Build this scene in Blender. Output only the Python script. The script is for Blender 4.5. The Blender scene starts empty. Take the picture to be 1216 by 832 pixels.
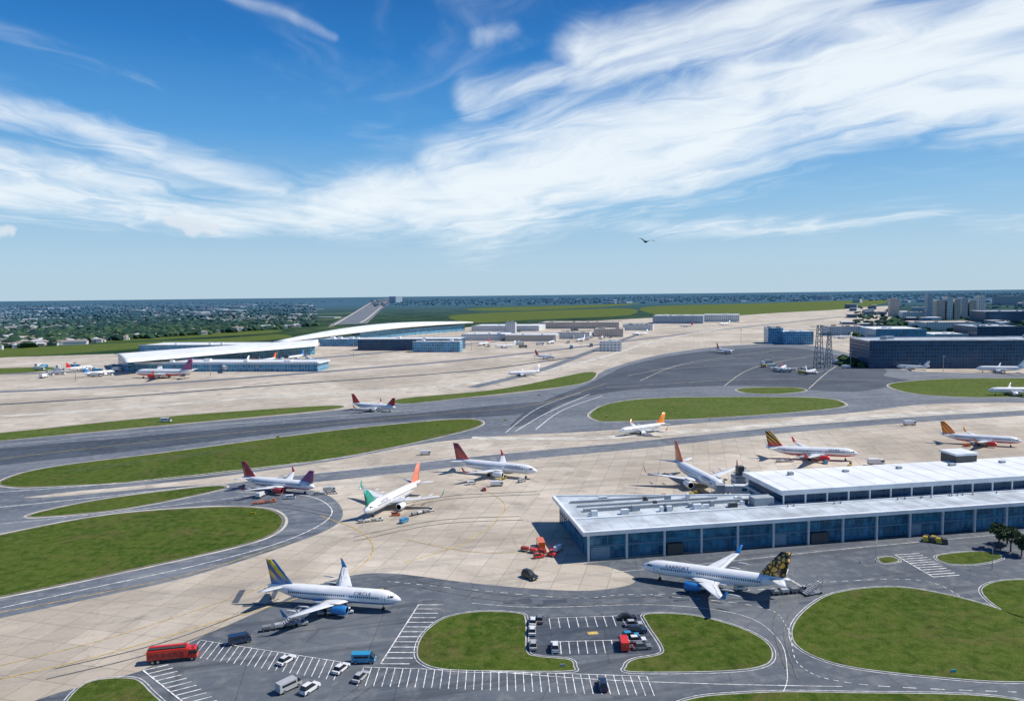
import bpy, bmesh, math, random
import numpy as np
from mathutils import Vector, Matrix
random.seed(7); rng=np.random.default_rng(7)
sc=bpy.context.scene
# ---------------- camera / image pixels back-projected to ground ----------------
H=80.0; FPX=868.0
p=math.atan(66/868); r=math.radians(0.66)
F=Vector((0,math.cos(p),-math.sin(p))); U0=Vector((0,math.sin(p),math.cos(p))); R0=Vector((1,0,0))
R=R0*math.cos(r)-U0*math.sin(r); U=U0*math.cos(r)+R0*math.sin(r)
CAM=Vector((0,0,H))
cd=bpy.data.cameras.new("camera"); cam=bpy.data.objects.new("camera",cd); sc.collection.objects.link(cam)
cam.matrix_world=Matrix(((R.x,U.x,-F.x,0),(R.y,U.y,-F.y,0),(R.z,U.z,-F.z,H),(0,0,0,1)))
cd.sensor_width=36; cd.lens=36*FPX/1216; cd.clip_start=0.5; cd.clip_end=200000
sc.camera=cam
def ray(u,v): return F+R*((u-608)/FPX)+U*((416-v)/FPX)
def G(u,v,h=0.0):  # layout positions are image coordinates projected onto a level plane
    d=ray(u,v); t=(H-h)/max(-d.z,1e-4); q=CAM+d*t
    return Vector((q.x,q.y,h))
def depth(P): return (P-CAM).dot(F)
# ---------------- materials ----------------
class T:
    def __init__(s,tree): s.t=tree
    def n(s,typ,ins=None,**pr):
        nd=s.t.nodes.new(typ)
        for k,v in pr.items(): setattr(nd,k,v)
        for k,v in (ins or {}).items():
            if isinstance(v,bpy.types.NodeSocket): s.t.links.new(v,nd.inputs[k])
            else: nd.inputs[k].default_value=v
        return nd
    def m(s,op,a,b=0.0,c=None,clamp=False):
        ins={0:a,1:b}
        if c is not None: ins[2]=c
        return s.n('ShaderNodeMath',ins,operation=op,use_clamp=clamp).outputs[0]
    def mix(s,f,a,b,bt='MIX'):
        return s.n('ShaderNodeMix',{0:f,6:a,7:b},data_type='RGBA',blend_type=bt).outputs[2]
    def ss(s,x,a,b,lo=0.0,hi=1.0):
        return s.n('ShaderNodeMapRange',{0:x,1:a,2:b,3:lo,4:hi},interpolation_type='SMOOTHSTEP').outputs[0]
    def noise(s,vec,scale,detail=4,rough=.55,dist=0):
        return s.n('ShaderNodeTexNoise',{'Vector':vec,'Scale':scale,'Detail':detail,'Roughness':rough,'Distortion':dist}).outputs[0]
def c4(c): return (c[0],c[1],c[2],1)
def newmat(name):
    m=bpy.data.materials.new(name); m.use_nodes=True
    t=T(m.node_tree); b=m.node_tree.nodes['Principled BSDF']
    return m,t,b
MC={}
def mat(name,col,rough=.5,metal=0,var=.12,scale=1.5,coat=0,spec=.5):
    if name in MC: return MC[name]
    m,t,b=newmat(name)
    g=t.n('ShaderNodeTexCoord').outputs['Object']
    n=t.noise(g,scale,3)
    f=t.ss(n,.3,.7,1-var,1+var*.6)
    cc=t.n('ShaderNodeVectorMath',{0:col[:3]},operation='SCALE'); t.t.links.new(f,cc.inputs['Scale'])
    t.t.links.new(cc.outputs[0],b.inputs['Base Color'])
    b.inputs['Roughness'].default_value=rough; b.inputs['Metallic'].default_value=metal
    b.inputs['Coat Weight'].default_value=coat; b.inputs['Specular IOR Level'].default_value=spec
    MC[name]=m; return m
def pos(t): return t.n('ShaderNodeNewGeometry').outputs['Position']
def ground_concrete():
    m,t,b=newmat('apron_concrete'); g=pos(t)
    rot=t.n('ShaderNodeMapping',{'Vector':g,'Rotation':(0,0,math.radians(14))}).outputs[0]
    br=t.n('ShaderNodeTexBrick',{'Vector':rot,'Color1':(.90,.90,.90,1),'Color2':(1.06,1.06,1.06,1),'Mortar':(.58,.56,.53,1),'Scale':1.0,'Mortar Size':.10,'Mortar Smooth':.3,'Bias':0,'Brick Width':7.5,'Row Height':7.5},offset=0)
    n1=t.noise(g,.010,5,.6,.6); n2=t.noise(g,.09,5,.65,.4)
    rv=t.n('ShaderNodeVectorRotate',{'Vector':g,'Angle':math.radians(-14)},rotation_type='Z_AXIS').outputs[0]
    st=t.n('ShaderNodeMapping',{'Vector':rv,'Scale':(.012,.2,1)}).outputs[0]
    n3=t.noise(st,1.0,5,.65,.3)
    base=t.mix(t.ss(n1,.35,.65),(.42,.36,.285,1),(.61,.54,.445,1))
    base=t.mix(t.ss(n2,.48,.75,0,.5),base,(.27,.24,.20,1))
    base=t.mix(t.ss(n3,.49,.7,0,.6),base,(.30,.27,.235,1))
    n5=t.noise(g,.035,4,.65,1.5)
    base=t.mix(t.ss(n5,.56,.66,0,.45),base,(.25,.225,.19,1))
    n4=t.noise(g,1.2,3,.7)
    base=t.mix(t.ss(n4,.56,.72,0,.5),base,(.16,.145,.125,1))
    base=t.mix(1.0,base,br.outputs[0],'MULTIPLY')
    t.t.links.new(base,b.inputs['Base Color']); b.inputs['Roughness'].default_value=.85
    return m
def ground_asphalt(name,c1,c2,worn=(.20,.20,.20)):
    m,t,b=newmat(name); g=pos(t)
    n1=t.noise(g,.018,5,.6,.8); n2=t.noise(g,.25,5,.65,.5); n3=t.noise(g,2.5,3,.7)
    rv=t.n('ShaderNodeVectorRotate',{'Vector':g,'Angle':math.radians(-14)},rotation_type='Z_AXIS').outputs[0]
    st=t.n('ShaderNodeMapping',{'Vector':rv,'Scale':(.010,.3,1)}).outputs[0]
    n4=t.noise(st,1.0,5,.6,.5)
    base=t.mix(t.ss(n1,.35,.65),c4(c1),c4(c2))
    base=t.mix(t.ss(n2,.45,.7,0,.6),base,c4(worn))
    base=t.mix(t.ss(n4,.5,.68,0,.6),base,c4([x*.5 for x in c1]))
    base=t.mix(t.ss(n4,.42,.3,0,.55),base,c4(worn))
    base=t.mix(t.ss(n3,.5,.75,0,.5),base,c4([x*.55 for x in c1]))
    vor=t.n('ShaderNodeTexVoronoi',{'Vector':g,'Scale':.045},feature='DISTANCE_TO_EDGE').outputs[0]
    base=t.mix(t.ss(vor,.0,.010,.4,0),base,(.03,.03,.032,1))
    t.t.links.new(base,b.inputs['Base Color']); b.inputs['Roughness'].default_value=.8
    return m
def ground_grass(name,a,bb,dry,brown):
    m,t,b=newmat(name); g=pos(t)
    n1=t.noise(g,.03,5,.65,.8); n2=t.noise(g,.35,5,.7,.4); n3=t.noise(g,3.0,4,.75); n4=t.noise(g,.06,6,.75,1.2)
    base=t.mix(t.ss(n1,.3,.65),c4(a),c4(bb))
    base=t.mix(t.ss(n2,.45,.65,0,.75),base,c4(dry))
    base=t.mix(t.ss(n4,.50,.66,0,.65),base,c4(brown))
    base=t.mix(t.ss(n2,.5,.32,0,.6),base,c4([x*.5 for x in a]))
    base=t.mix(t.ss(n3,.44,.7,0,.7),base,c4([x*.4 for x in a]))
    t.t.links.new(base,b.inputs['Base Color']); b.inputs['Roughness'].default_value=.95; b.inputs['Specular IOR Level'].default_value=.1
    bp=t.n('ShaderNodeBump',{'Strength':.7,'Distance':.25,'Height':n3}); t.t.links.new(bp.outputs[0],b.inputs['Normal'])
    return m
HAZEC=(.060,.135,.205,1)  # haze blue painted into far land and woods
def ground_land():
    m,t,b=newmat('countryside'); g=pos(t)
    n1=t.noise(g,.0011,6,.65,.8); n2=t.noise(g,.006,6,.7,.5); n3=t.noise(g,.03,4,.7)
    base=t.mix(t.ss(n2,.38,.62),(.018,.042,.030,1),(.045,.085,.040,1))
    base=t.mix(t.ss(n1,.54,.66,0,.8),base,(.11,.15,.075,1))
    base=t.mix(t.ss(n3,.62,.68,0,.6),base,(.33,.32,.30,1))
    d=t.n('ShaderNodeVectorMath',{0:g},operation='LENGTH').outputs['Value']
    base=t.mix(t.ss(d,1200,8000,0,.94),base,HAZEC)  # aerial haze painted into the ground colour by distance from origin
    t.t.links.new(base,b.inputs['Base Color']); b.inputs['Roughness'].default_value=1; b.inputs['Specular IOR Level'].default_value=0
    return m
def woodmat(name,c):
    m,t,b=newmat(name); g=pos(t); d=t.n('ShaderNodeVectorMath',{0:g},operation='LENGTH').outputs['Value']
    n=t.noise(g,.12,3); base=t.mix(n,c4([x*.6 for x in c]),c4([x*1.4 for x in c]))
    t.t.links.new(t.mix(t.ss(d,800,5500,0,.88),base,HAZEC),b.inputs['Base Color']); b.inputs['Roughness'].default_value=1; b.inputs['Specular IOR Level'].default_value=0  # distant trees get haze mixed into their base colour
    return m
CONC=ground_concrete()
ASPH=ground_asphalt('taxiway_asphalt',(.105,.127,.158),(.165,.185,.215),(.27,.275,.275))
ASPD=ground_asphalt('road_asphalt',(.080,.097,.120),(.125,.142,.163),(.21,.215,.215))
ASPX=ground_asphalt('fresh_asphalt',(.034,.048,.070),(.068,.086,.115),(.12,.132,.145))
GR=ground_grass('mown_grass',(.048,.092,.010),(.085,.130,.018),(.13,.15,.035),(.14,.12,.045))
GRF=ground_grass('airfield_grass',(.065,.118,.016),(.105,.155,.030),(.16,.175,.05),(.165,.15,.065))
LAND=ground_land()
WHITE=mat('road_paint_white',(.78,.78,.76),.7,var=.45,scale=.8)
YELL=mat('road_paint_yellow',(.60,.43,.12),.7,var=.4,scale=.5)
PALE=mat('shoulder_concrete',(.55,.52,.45),.85,var=.3,scale=.1)
KERB=mat('kerb_concrete',(.47,.46,.43),.85,var=.3,scale=.5)
RUB=mat('tyre_mark',(.15,.15,.145),.9,var=.4,scale=.3)
# ---------------- mesh helpers ----------------
def link(ob,parent=None):
    sc.collection.objects.link(ob)
    if parent is not None: ob.parent=parent
    return ob
def empty(name,loc=(0,0,0),rz=0,s=1):
    e=bpy.data.objects.new(name,None); sc.collection.objects.link(e); e.empty_display_size=.5
    e.location=loc; e.rotation_euler=(0,0,rz); e.scale=(s,s,s); return e
class MB:
    def __init__(s): s.v=[];s.f=[];s.mi=[];s.sm=[]
    def add(s,vs,fs,mi=0,smooth=False):
        o=len(s.v); s.v+= [tuple(x) for x in vs]
        for f in fs: s.f.append([i+o for i in f]); s.mi.append(mi); s.sm.append(smooth)
    def box(s,x0,x1,y0,y1,z0,z1,mi=0,tx0=0,tx1=0,ty=0):
        vs=[(x0,y0,z0),(x1,y0,z0),(x1,y1,z0),(x0,y1,z0),(x0+tx0,y0+ty,z1),(x1-tx1,y0+ty,z1),(x1-tx1,y1-ty,z1),(x0+tx0,y1-ty,z1)]
        s.add(vs,[(3,2,1,0),(4,5,6,7),(0,1,5,4),(1,2,6,5),(2,3,7,6),(3,0,4,7)],mi)
    def obox(s,c,a,b,la,lb,z0,z1,mi=0):
        s.poly([c,c+a*la,c+a*la+b*lb,c+b*lb],z0,z1,mi)
    def poly(s,P,z0,z1,mi=0):
        n=len(P); vs=[(q.x,q.y,z0) for q in P]+[(q.x,q.y,z1) for q in P]
        s.add(vs,[tuple(range(n-1,-1,-1)),tuple(range(n,2*n))]+[(i,(i+1)%n,n+(i+1)%n,n+i) for i in range(n)],mi)
    def beam(s,A,B,w,mi=0):
        A=Vector(A);B=Vector(B); d=(B-A).normalized()
        up=Vector((0,0,1)) if abs(d.z)<.9 else Vector((1,0,0))
        x=d.cross(up).normalized()*w/2; y=x.cross(d).normalized()*w/2
        vs=[A-x-y,A+x-y,A+x+y,A-x+y,B-x-y,B+x-y,B+x+y,B-x+y]
        s.add(vs,[(3,2,1,0),(4,5,6,7),(0,1,5,4),(1,2,6,5),(2,3,7,6),(3,0,4,7)],mi)
    def loft(s,rings,mi=0,cap=True,smooth=True):
        n=len(rings[0]); vs=[q for rr in rings for q in rr]; fs=[]
        for k in range(len(rings)-1):
            for i in range(n):
                j=(i+1)%n; fs.append((k*n+i,k*n+j,(k+1)*n+j,(k+1)*n+i))
        if cap: fs.append(tuple(range(n-1,-1,-1))); fs.append(tuple((len(rings)-1)*n+i for i in range(n)))
        s.add(vs,fs,mi,smooth)
    def cyl(s,A,B,r0,r1=None,n=12,mi=0,smooth=True):
        A=Vector(A);B=Vector(B); r1=r0 if r1 is None else r1; d=(B-A).normalized()
        up=Vector((0,0,1)) if abs(d.z)<.9 else Vector((1,0,0))
        x=d.cross(up).normalized(); y=x.cross(d)
        ring=lambda C,rr:[C+x*math.cos(2*math.pi*i/n)*rr+y*math.sin(2*math.pi*i/n)*rr for i in range(n)]
        s.loft([ring(A,r0),ring(B,r1)],mi,True,smooth)
    def obj(s,name,mats,parent=None,bevel=0,fix=True):
        me=bpy.data.meshes.new(name); me.from_pydata(s.v,[],s.f)
        for m in mats: me.materials.append(m)
        me.polygons.foreach_set('material_index',s.mi); me.polygons.foreach_set('use_smooth',s.sm)
        if fix:
            bm=bmesh.new(); bm.from_mesh(me); bmesh.ops.recalc_face_normals(bm,faces=bm.faces); bm.to_mesh(me); bm.free()
        me.update(); ob=bpy.data.objects.new(name,me); link(ob,parent)
        if bevel: 
            b=ob.modifiers.new('bevel','BEVEL'); b.width=bevel; b.segments=2; b.limit_method='ANGLE'
        return ob
def catmull(P,k=6,closed=True):
    out=[]; n=len(P); rngi=range(n) if closed else range(n-1)
    for i in rngi:
        g=lambda j:P[j%n] if closed else P[min(max(j,0),n-1)]
        a,b,c,d=g(i-1),g(i),g(i+1),g(i+2)
        for q in range(k):
            t=q/k
            out.append(.5*((2*b)+(c-a)*t+(2*a-5*b+4*c-d)*t*t+(3*b-a-3*c+d)*t**3))
    if not closed: out.append(P[-1])
    return out
def flat(name,pts,z,m,parent=None,wall=None):
    bm=bmesh.new(); vs=[bm.verts.new((q.x,q.y,z)) for q in pts]; f=bm.faces.new(vs)
    f.normal_update()
    if f.normal.z<0: f.normal_flip()
    if wall is not None:
        lo=[bm.verts.new((q.x,q.y,wall)) for q in pts]; n=len(pts)
        for i in range(n): bm.faces.new((vs[i],vs[(i+1)%n],lo[(i+1)%n],lo[i]))
    bmesh.ops.triangulate(bm,faces=[f])
    me=bpy.data.meshes.new(name); bm.to_mesh(me); bm.free(); me.materials.append(m)
    return link(bpy.data.objects.new(name,me),parent)
def area_sign(P): return sum(P[i].x*P[(i+1)%len(P)].y-P[(i+1)%len(P)].x*P[i].y for i in range(len(P)))
def offset(P,d):
    if area_sign(P)<0: d=-d
    o=[]; n=len(P)
    for i in range(n):
        t=(P[(i+1)%n]-P[i-1]); t.z=0; t.normalize()
        o.append(P[i]+Vector((-t.y,t.x,0))*d)
    return o
def ribbon(mb,pts,w,z,closed=False,mi=0):
    n=len(pts); L=[];Rr=[]
    for i in range(n):
        a=pts[i-1] if (i>0 or closed) else pts[i]; b=pts[(i+1)%n] if (i<n-1 or closed) else pts[i]
        t=(b-a); t.z=0; t.normalize(); nn=Vector((-t.y,t.x,0))*w/2
        L.append(pts[i]+nn); Rr.append(pts[i]-nn)
    vs=[(q.x,q.y,z) for q in L]+[(q.x,q.y,z) for q in Rr]; m=n if closed else n-1
    mb.add(vs,[(i,(i+1)%n,n+(i+1)%n,n+i) for i in range(m)],mi)
zc=[0.0]
def nz(base):
    zc[0]+=.0007; return base+zc[0]%0.02
def PX(l,k=6,closed=True,smooth=True):
    P=[G(u,v) for u,v in l]; return catmull(P,k,closed) if smooth else P
# ---------------- ground sheets ----------------
S=90000
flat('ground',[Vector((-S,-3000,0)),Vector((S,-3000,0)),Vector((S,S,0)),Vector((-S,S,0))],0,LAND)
flat('airfield_apron',PX([(-120,428),(140,420),(300,410),(380,405),(560,388),(760,378),(900,371),(1056,363),(1070,370),(1040,388),(1010,410),(1120,436),(1400,436),(1900,900),(608,1700),(-700,900)],smooth=False),.02,CONC)
flat('taxiway',PX([(-140,533),(60,518),(200,505),(390,488),(480,478),(600,468),(690,455),(725,437),(790,420),(870,410),(950,409),(1010,420),(1060,437),(1150,443),(1350,446),(1400,478),(1216,478),(1100,480),(1000,491),(860,500),(700,512),(600,517),(500,527),(400,546),(250,567),(100,582),(-140,600)]),nz(.04),ASPH)
flat('taxiway',PX([(-140,602),(60,590),(200,578),(300,575),(375,583),(404,600),(400,622),(345,646),(230,683),(100,712),(-20,738),(-140,765)]),nz(.04),ASPH)
flat('fresh_taxiway',PX([(745,434),(800,422),(870,414),(940,413),(1000,423),(1050,438),(1050,446),(1080,452),(1050,460),(1000,465),(880,458),(760,462),(700,470),(660,482),(640,497),(606,507),(625,488),(655,472),(700,455),(725,443)]),nz(.07),ASPX)
flat('fresh_taxiway',PX([(-140,545),(100,524),(300,506),(480,492),(600,480),(650,478),(610,492),(500,498),(400,506),(200,530),(40,548),(-140,565)]),nz(.07),ASPX)
flat('service_road',PX([(455,680),(560,692),(640,699),(700,701),(748,694),(752,684),(720,672),(700,668),(850,654),(1000,640),(1216,618),(1400,602),(1700,900),(608,1300),(-60,900),(40,832),(165,797),(225,763),(320,720),(390,690)],k=4),nz(.04),ASPD)
def strip(name,l,w,m,z=.06,k=6):
    mb=MB(); ribbon(mb,catmull([G(u,v) for u,v in l],k,False),w,nz(z)); return mb.obj(name,[m],fix=False)
strip('taxiway',[(-120,470),(150,458),(400,440),(620,420),(850,392),(1000,376)],14,ASPH)
strip('taxiway',[(-120,500),(100,488),(330,470),(560,455),(700,428),(800,400),(900,385),(1010,374)],10,PALE)
strip('taxiway',[(-120,446),(140,440),(380,425),(560,408),(760,390)],16,ASPH)
strip('taxiway',[(560,460),(640,440),(700,418),(760,396)],12,ASPH)
strip('taxiway',[(-120,487),(100,474),(330,457),(560,440),(680,424)],7,ASPX)
strip('taxiway',[(-120,625),(60,606),(200,590),(330,572),(480,556),(620,541),(760,528),(900,513),(1100,497),(1400,480)],16,ASPH)
strip('taxiway',[(560,520),(700,520),(850,510),(1000,497),(1250,482)],9,PALE)
lines=MB()
def grass(l,m=GRF,k=6,ring=True):
    P=PX(l,k); flat('grass',P,nz(.10),m)
    if ring:
        ribbon(lines,offset(P,-1.6),1.0,nz(.085),True,2); ribbon(lines,offset(P,-.2),.6,nz(.13),True,4)
grass([(-140,668),(-20,640),(120,613),(240,603),(310,604),(334,615),(325,632),(280,648),(150,677),(60,696),(-40,716),(-140,740)],GR)
grass([(45,609),(130,592),(245,578),(260,581),(150,603),(50,613)],GR)
grass([(5,570),(60,555),(200,537),(400,511),(540,498),(572,502),(540,514),(400,543),(200,568),(60,577),(10,577)],GR)
grass([(-140,524),(0,514),(180,496),(380,482),(392,486),(200,504),(0,523),(-140,536)])
grass([(480,473),(600,461),(696,442),(706,447),(680,457),(560,471),(482,479)])
grass([(703,490),(730,478),(800,472),(960,472),(1000,478),(985,485),(860,495),(735,500),(708,498)])
grass([(880,461),(940,460),(955,464),(920,467.5),(885,466)],k=4)
grass([(1058,456),(1120,450),(1216,449),(1330,449),(1330,468),(1216,471),(1140,471),(1080,466)])
for l in ([(-120,421),(60,411),(240,403),(330,397),(338,402),(200,411),(60,421),(-120,430)],[(-120,442),(40,436),(70,438),(20,443),(-120,449)],[(540,374),(640,369),(745,366),(748,374),(640,379),(560,383)],[(770,364),(900,360),(1050,356),(1030,364),(930,371),(800,376)],[(560,366),(700,362),(760,360),(720,364),(600,369)],[(20,408),(200,397),(330,392),(300,397),(80,408)]):
    grass(l,ring=False,k=4)
flat('distant_runway',PX([(390,386),(415,374),(434,362),(444,356),(462,354),(466,357),(452,368),(436,384)],smooth=False),.09,ASPH)
strip('distant_runway',[(396,385),(418,373),(446,356)],7,PALE,.10)
strip('distant_runway',[(428,383),(446,370),(460,357)],7,PALE,.10)
def island(l,k=6):
    P=PX(l,k); e=empty('grass_island')
    flat('kerb',P,.15,KERB,e,wall=0.0); flat('lawn',offset(P,.28),.165,GR,e)
    ribbon(lines,offset(P,-.55),.16,nz(.085),True,0)
island([(495,770),(505,750),(530,733),(570,726),(616,728),(625,737),(626,772),(640,779),(676,783),(682,791),(676,797),(600,797),(530,795),(500,786)])
island([(768,729),(820,730),(870,742),(905,758),(918,775),(908,790),(860,797),(752,798),(743,791),(752,783),(782,777),(786,768),(768,740)])
island([(940,748),(955,725),(985,706),(1030,698),(1080,698),(1150,712),(1216,733),(1300,762),(1340,800),(1216,810),(1100,803),(1000,790),(950,770)])
island([(1165,700),(1185,690),(1230,688),(1330,690),(1330,760),(1216,735),(1180,718)])
island([(800,836),(880,823),(1000,822),(1216,832),(1300,900),(700,900)])
island([(1112,660),(1150,655),(1180,656),(1190,663),(1160,670),(1125,669)],4)
island([(1042,663),(1058,661),(1068,666),(1050,669)],4)
island([(100,812),(155,805),(178,820),(195,850),(80,850)])
# markings: 0 white 1 yellow 2 pale 3 rubber 4 bare earth
def mk(l,w,mi,z=.12,k=8,dash=0):
    P=catmull([G(u,v) for u,v in l],k,False)
    if not dash: ribbon(lines,P,w,nz(z),False,mi)
    else:
        for i in range(0,len(P)-1,2): ribbon(lines,P[i:i+2],w,nz(z),False,mi)
mk([(0,806),(120,778),(250,740),(380,700),(440,660),(430,632),(380,612)],.35,1,.065)
mk([(0,790),(120,760),(240,722),(330,690)],.25,1,.065)
mk([(480,668),(560,640),(600,600),(560,575)],.3,1,.065)
mk([(640,655),(560,655),(480,640)],.3,1,.065)
mk([(-100,557),(100,533),(300,512),(500,493),(620,483),(680,468),(720,455)],.5,1,.11)
mk([(612,512),(650,490),(700,468)],.7,0,.11)
mk([(636,510),(668,487),(715,470)],.7,0,.11)
mk([(600,514),(640,484),(690,466)],.5,0,.11)
mk([(-100,540),(100,519),(300,501),(500,486)],.6,0,.11)
mk([(-100,590),(100,577),(300,556),(480,534),(600,521),(800,507)],.6,0,.11)
mk([(-100,612),(100,592),(300,570),(480,551),(620,536),(800,519),(1000,500),(1216,485)],.6,0,.11)
mk([(-100,632),(100,612),(300,588),(480,562),(640,546),(800,531),(1000,512),(1216,495)],.4,0,.11)
mk([(0,722),(100,700),(230,672),(330,645),(385,620),(392,602),(360,588),(280,584)],.4,0,.11)
mk([(-20,731),(100,708),(230,680),(345,644)],.3,1,.11)
mk([(460,690),(560,700),(680,710),(760,706),(900,720),(935,745),(950,790),(1020,812),(1216,822)],.2,0,.09,dash=1,k=14)
mk([(560,716),(640,721),(780,718),(880,730),(925,760),(935,800),(930,822)],.16,0,.09)
mk([(770,706),(900,700),(1000,690),(1100,690),(1160,720),(1216,745)],.2,0,.09,k=14,dash=1)
mk([(700,682),(850,668),(1000,652),(1216,632)],.2,0,.09)
mk([(560,795),(700,806),(850,812),(1000,815)],.2,0,.09)
for l in ([(500,520),(640,500),(760,470)],[(250,600),(330,600),(395,612)],[(480,600),(540,590),(640,585)],[(80,560),(300,530)],[(760,450),(900,440),(1050,447)],[(800,455),(900,447),(1000,452)],[(420,640),(520,620),(620,615)],[(0,480),(300,455),(600,430)],[(100,478),(400,450),(660,425)],[(60,800),(200,765),(330,715)],[(480,690),(620,712),(800,712)],[(950,700),(925,740),(940,800)]):
    for o in (-2.2,2.2):
        P=catmull([G(u,v) for u,v in l],8,False); P=[q+Vector((-.2*o,.98*o,0)) for q in P]; ribbon(lines,P,.35,nz(.11),False,3)
for l in ([(760,452),(820,430),(930,415)],[(860,458),(900,435),(980,420)],[(960,462),(985,440),(1010,425)],[(720,460),(900,450),(1060,452)],[(770,440),(900,432),(1030,436)],[(745,446),(860,426),(960,425)],[(1060,447),(1130,447),(1216,446)]):
    mk(l,.8,2,.115)
def stripes(A,B,C,n,w=.18,z=.1):
    a,b,c=G(*A),G(*B),G(*C); d=c-a
    for i in range(n):
        q=a.lerp(b,i/(n-1)); ribbon(lines,[q,q+d],w,nz(z),False,0)
    ribbon(lines,[a,b],w,nz(z+.022),False,0)
stripes((238,760),(405,786),(222,779),22)
stripes((432,792),(768,803),(424,814),36)
stripes((497,718),(452,788),(526,718),13,.3)
stripes((170,796),(238,850),(200,789),13,.3)
stripes((1063,659),(1108,685),(1092,657),11,.35)
stripes((652,734),(738,731),(654,746),9)
stripes((655,762),(736,760),(656,777),9)
q=G(698,752); ribbon(lines,[q,q+Vector((2.4,.3,0))],1.4,.121,False,1)
lines.obj('pavement_markings',[WHITE,YELL,PALE,RUB,mat('verge_earth',(.22,.19,.13),.95,var=.3,scale=.5)],fix=False)
flat('car_park',PX([(626,733),(762,729),(784,775),(628,779)],smooth=False),.075,ASPX)
mb=MB()
for i in range(26):
    u=random.choice([random.uniform(240,900),random.uniform(760,1200)]); v=random.uniform(700,725) if u<460 else random.uniform(703,722)
    q=G(u,v); a=random.choice([.1,.3,1.7]); a=Vector((math.cos(a),math.sin(a),0)); w_=random.uniform(1.5,9); h_=random.uniform(.6,2.4)
    ribbon(mb,[q,q+a*w_],h_,nz(.0655))
mb.obj('road_patches',[ASPX],fix=False)
# ---------------- facade material ----------------
def facade(name,wall,glass,du=3.0,dv=3.6,fu=.75,fv=.6):
    m,t,b=newmat(name)
    uv=t.n('ShaderNodeUVMap').outputs[0]; s=t.n('ShaderNodeSeparateXYZ',{0:uv})
    a=t.m('FRACT',t.m('DIVIDE',s.outputs[0],du)); c=t.m('FRACT',t.m('DIVIDE',s.outputs[1],dv))
    w=t.m('MULTIPLY',t.m('LESS_THAN',a,fu),t.m('LESS_THAN',c,fv))
    fl=t.n('ShaderNodeVectorMath',{0:t.n('ShaderNodeVectorMath',{0:uv,1:(du,dv,1)},operation='DIVIDE').outputs[0]},operation='FLOOR').outputs[0]
    n=t.n('ShaderNodeTexWhiteNoise',{'Vector':fl},noise_dimensions='2D')
    gcol=t.mix(n.outputs[0],c4([x*.6 for x in glass]),c4([x*1.35 for x in glass]))
    nn=t.noise(pos(t),.08,3)
    wc=t.mix(nn,c4([x*.8 for x in wall]),c4([min(1,x*1.15) for x in wall]))
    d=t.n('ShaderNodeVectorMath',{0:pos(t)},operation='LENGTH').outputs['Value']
    t.t.links.new(t.mix(t.ss(d,900,6000,0,.55),t.mix(w,wc,gcol),(.22,.37,.48,1)),b.inputs['Base Color'])  # far facades: blue-grey haze painted into wall and glass colour
    t.t.links.new(t.m('MULTIPLY_ADD',w,-.6,.8),b.inputs['Roughness'])
    return m
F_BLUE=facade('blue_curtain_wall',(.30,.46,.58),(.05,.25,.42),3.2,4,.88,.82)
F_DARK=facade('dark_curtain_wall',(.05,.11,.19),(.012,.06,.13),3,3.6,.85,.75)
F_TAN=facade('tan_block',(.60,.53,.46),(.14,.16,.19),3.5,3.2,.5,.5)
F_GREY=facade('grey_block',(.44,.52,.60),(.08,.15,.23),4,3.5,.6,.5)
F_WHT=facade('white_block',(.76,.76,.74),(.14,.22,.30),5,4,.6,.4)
ROOFW=mat('white_roof',(.78,.80,.81),.6,var=.10,scale=.08)
ROOFG=mat('grey_roof',(.38,.43,.48),.8,var=.25,scale=.08)
ROOFT=mat('tan_roof',(.58,.52,.45),.8,var=.25,scale=.08)
def prism(name,P,h,fm,rm,over=0,slab=0.0,parent=None,z0=0.0):
    if area_sign(P)<0: P=P[::-1]
    top=parent if parent else empty(name,(0,0,0))
    n=len(P); me=bpy.data.meshes.new('walls'); vs=[(q.x,q.y,z0) for q in P]+[(q.x,q.y,h) for q in P]
    me.from_pydata(vs,[],[(i,(i+1)%n,n+(i+1)%n,n+i) for i in range(n)]+[tuple(range(n,2*n))])
    me.materials.append(fm); me.materials.append(rm)
    uvl=me.uv_layers.new(name='UVMap'); acc=0; li=0
    for i in range(n):
        L=(P[(i+1)%n]-P[i]).length
        for (a,b) in ((acc,z0),(acc+L,z0),(acc+L,h),(acc,h)): uvl.data[li].uv=(a,b); li+=1
        acc+=L
    me.polygons[n].material_index=1
    link(bpy.data.objects.new('walls',me),top)
    if slab:
        c=sum(P,Vector())/n
        Q=[q+(q-c).normalized()*over for q in P]
        flat('roof_slab',Q,h+slab,rm,top,wall=h+.003)
    return top
def bld(name,u0,u1,vb,vt,dep,fm,rm,equip=True,slab=.0,over=0):
    a=G(u0,vb); b=G(u1,vb); h=(vb-vt)/FPX*depth(a)
    t=(b-a).normalized(); nrm=Vector((-t.y,t.x,0))
    if nrm.y<0: nrm=-nrm
    P=[a,b,b+nrm*dep,a+nrm*dep]
    e=prism(name,P,h,fm,rm,over,slab)
    if equip:
        mb=MB(); L=(b-a).length; hh=h+slab
        for (c,d,l,w) in ((a,t,L,.6),(a+nrm*(dep-.6),t,L,.6)): mb.obox(c,d,nrm,l,w,hh+.004,hh+1.0,0)
        for i in range(random.randint(2,6)):
            q=a+t*L*random.uniform(.1,.85)+nrm*dep*random.uniform(.15,.7); s=random.uniform(3,8)
            mb.obox(q,t,nrm,min(s,L*.15),min(s*.8,dep*.2),hh+.004,hh+random.uniform(1.5,3.5),0)
        mb.obj('roof_equipment',[rm],e)
    return e
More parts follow.
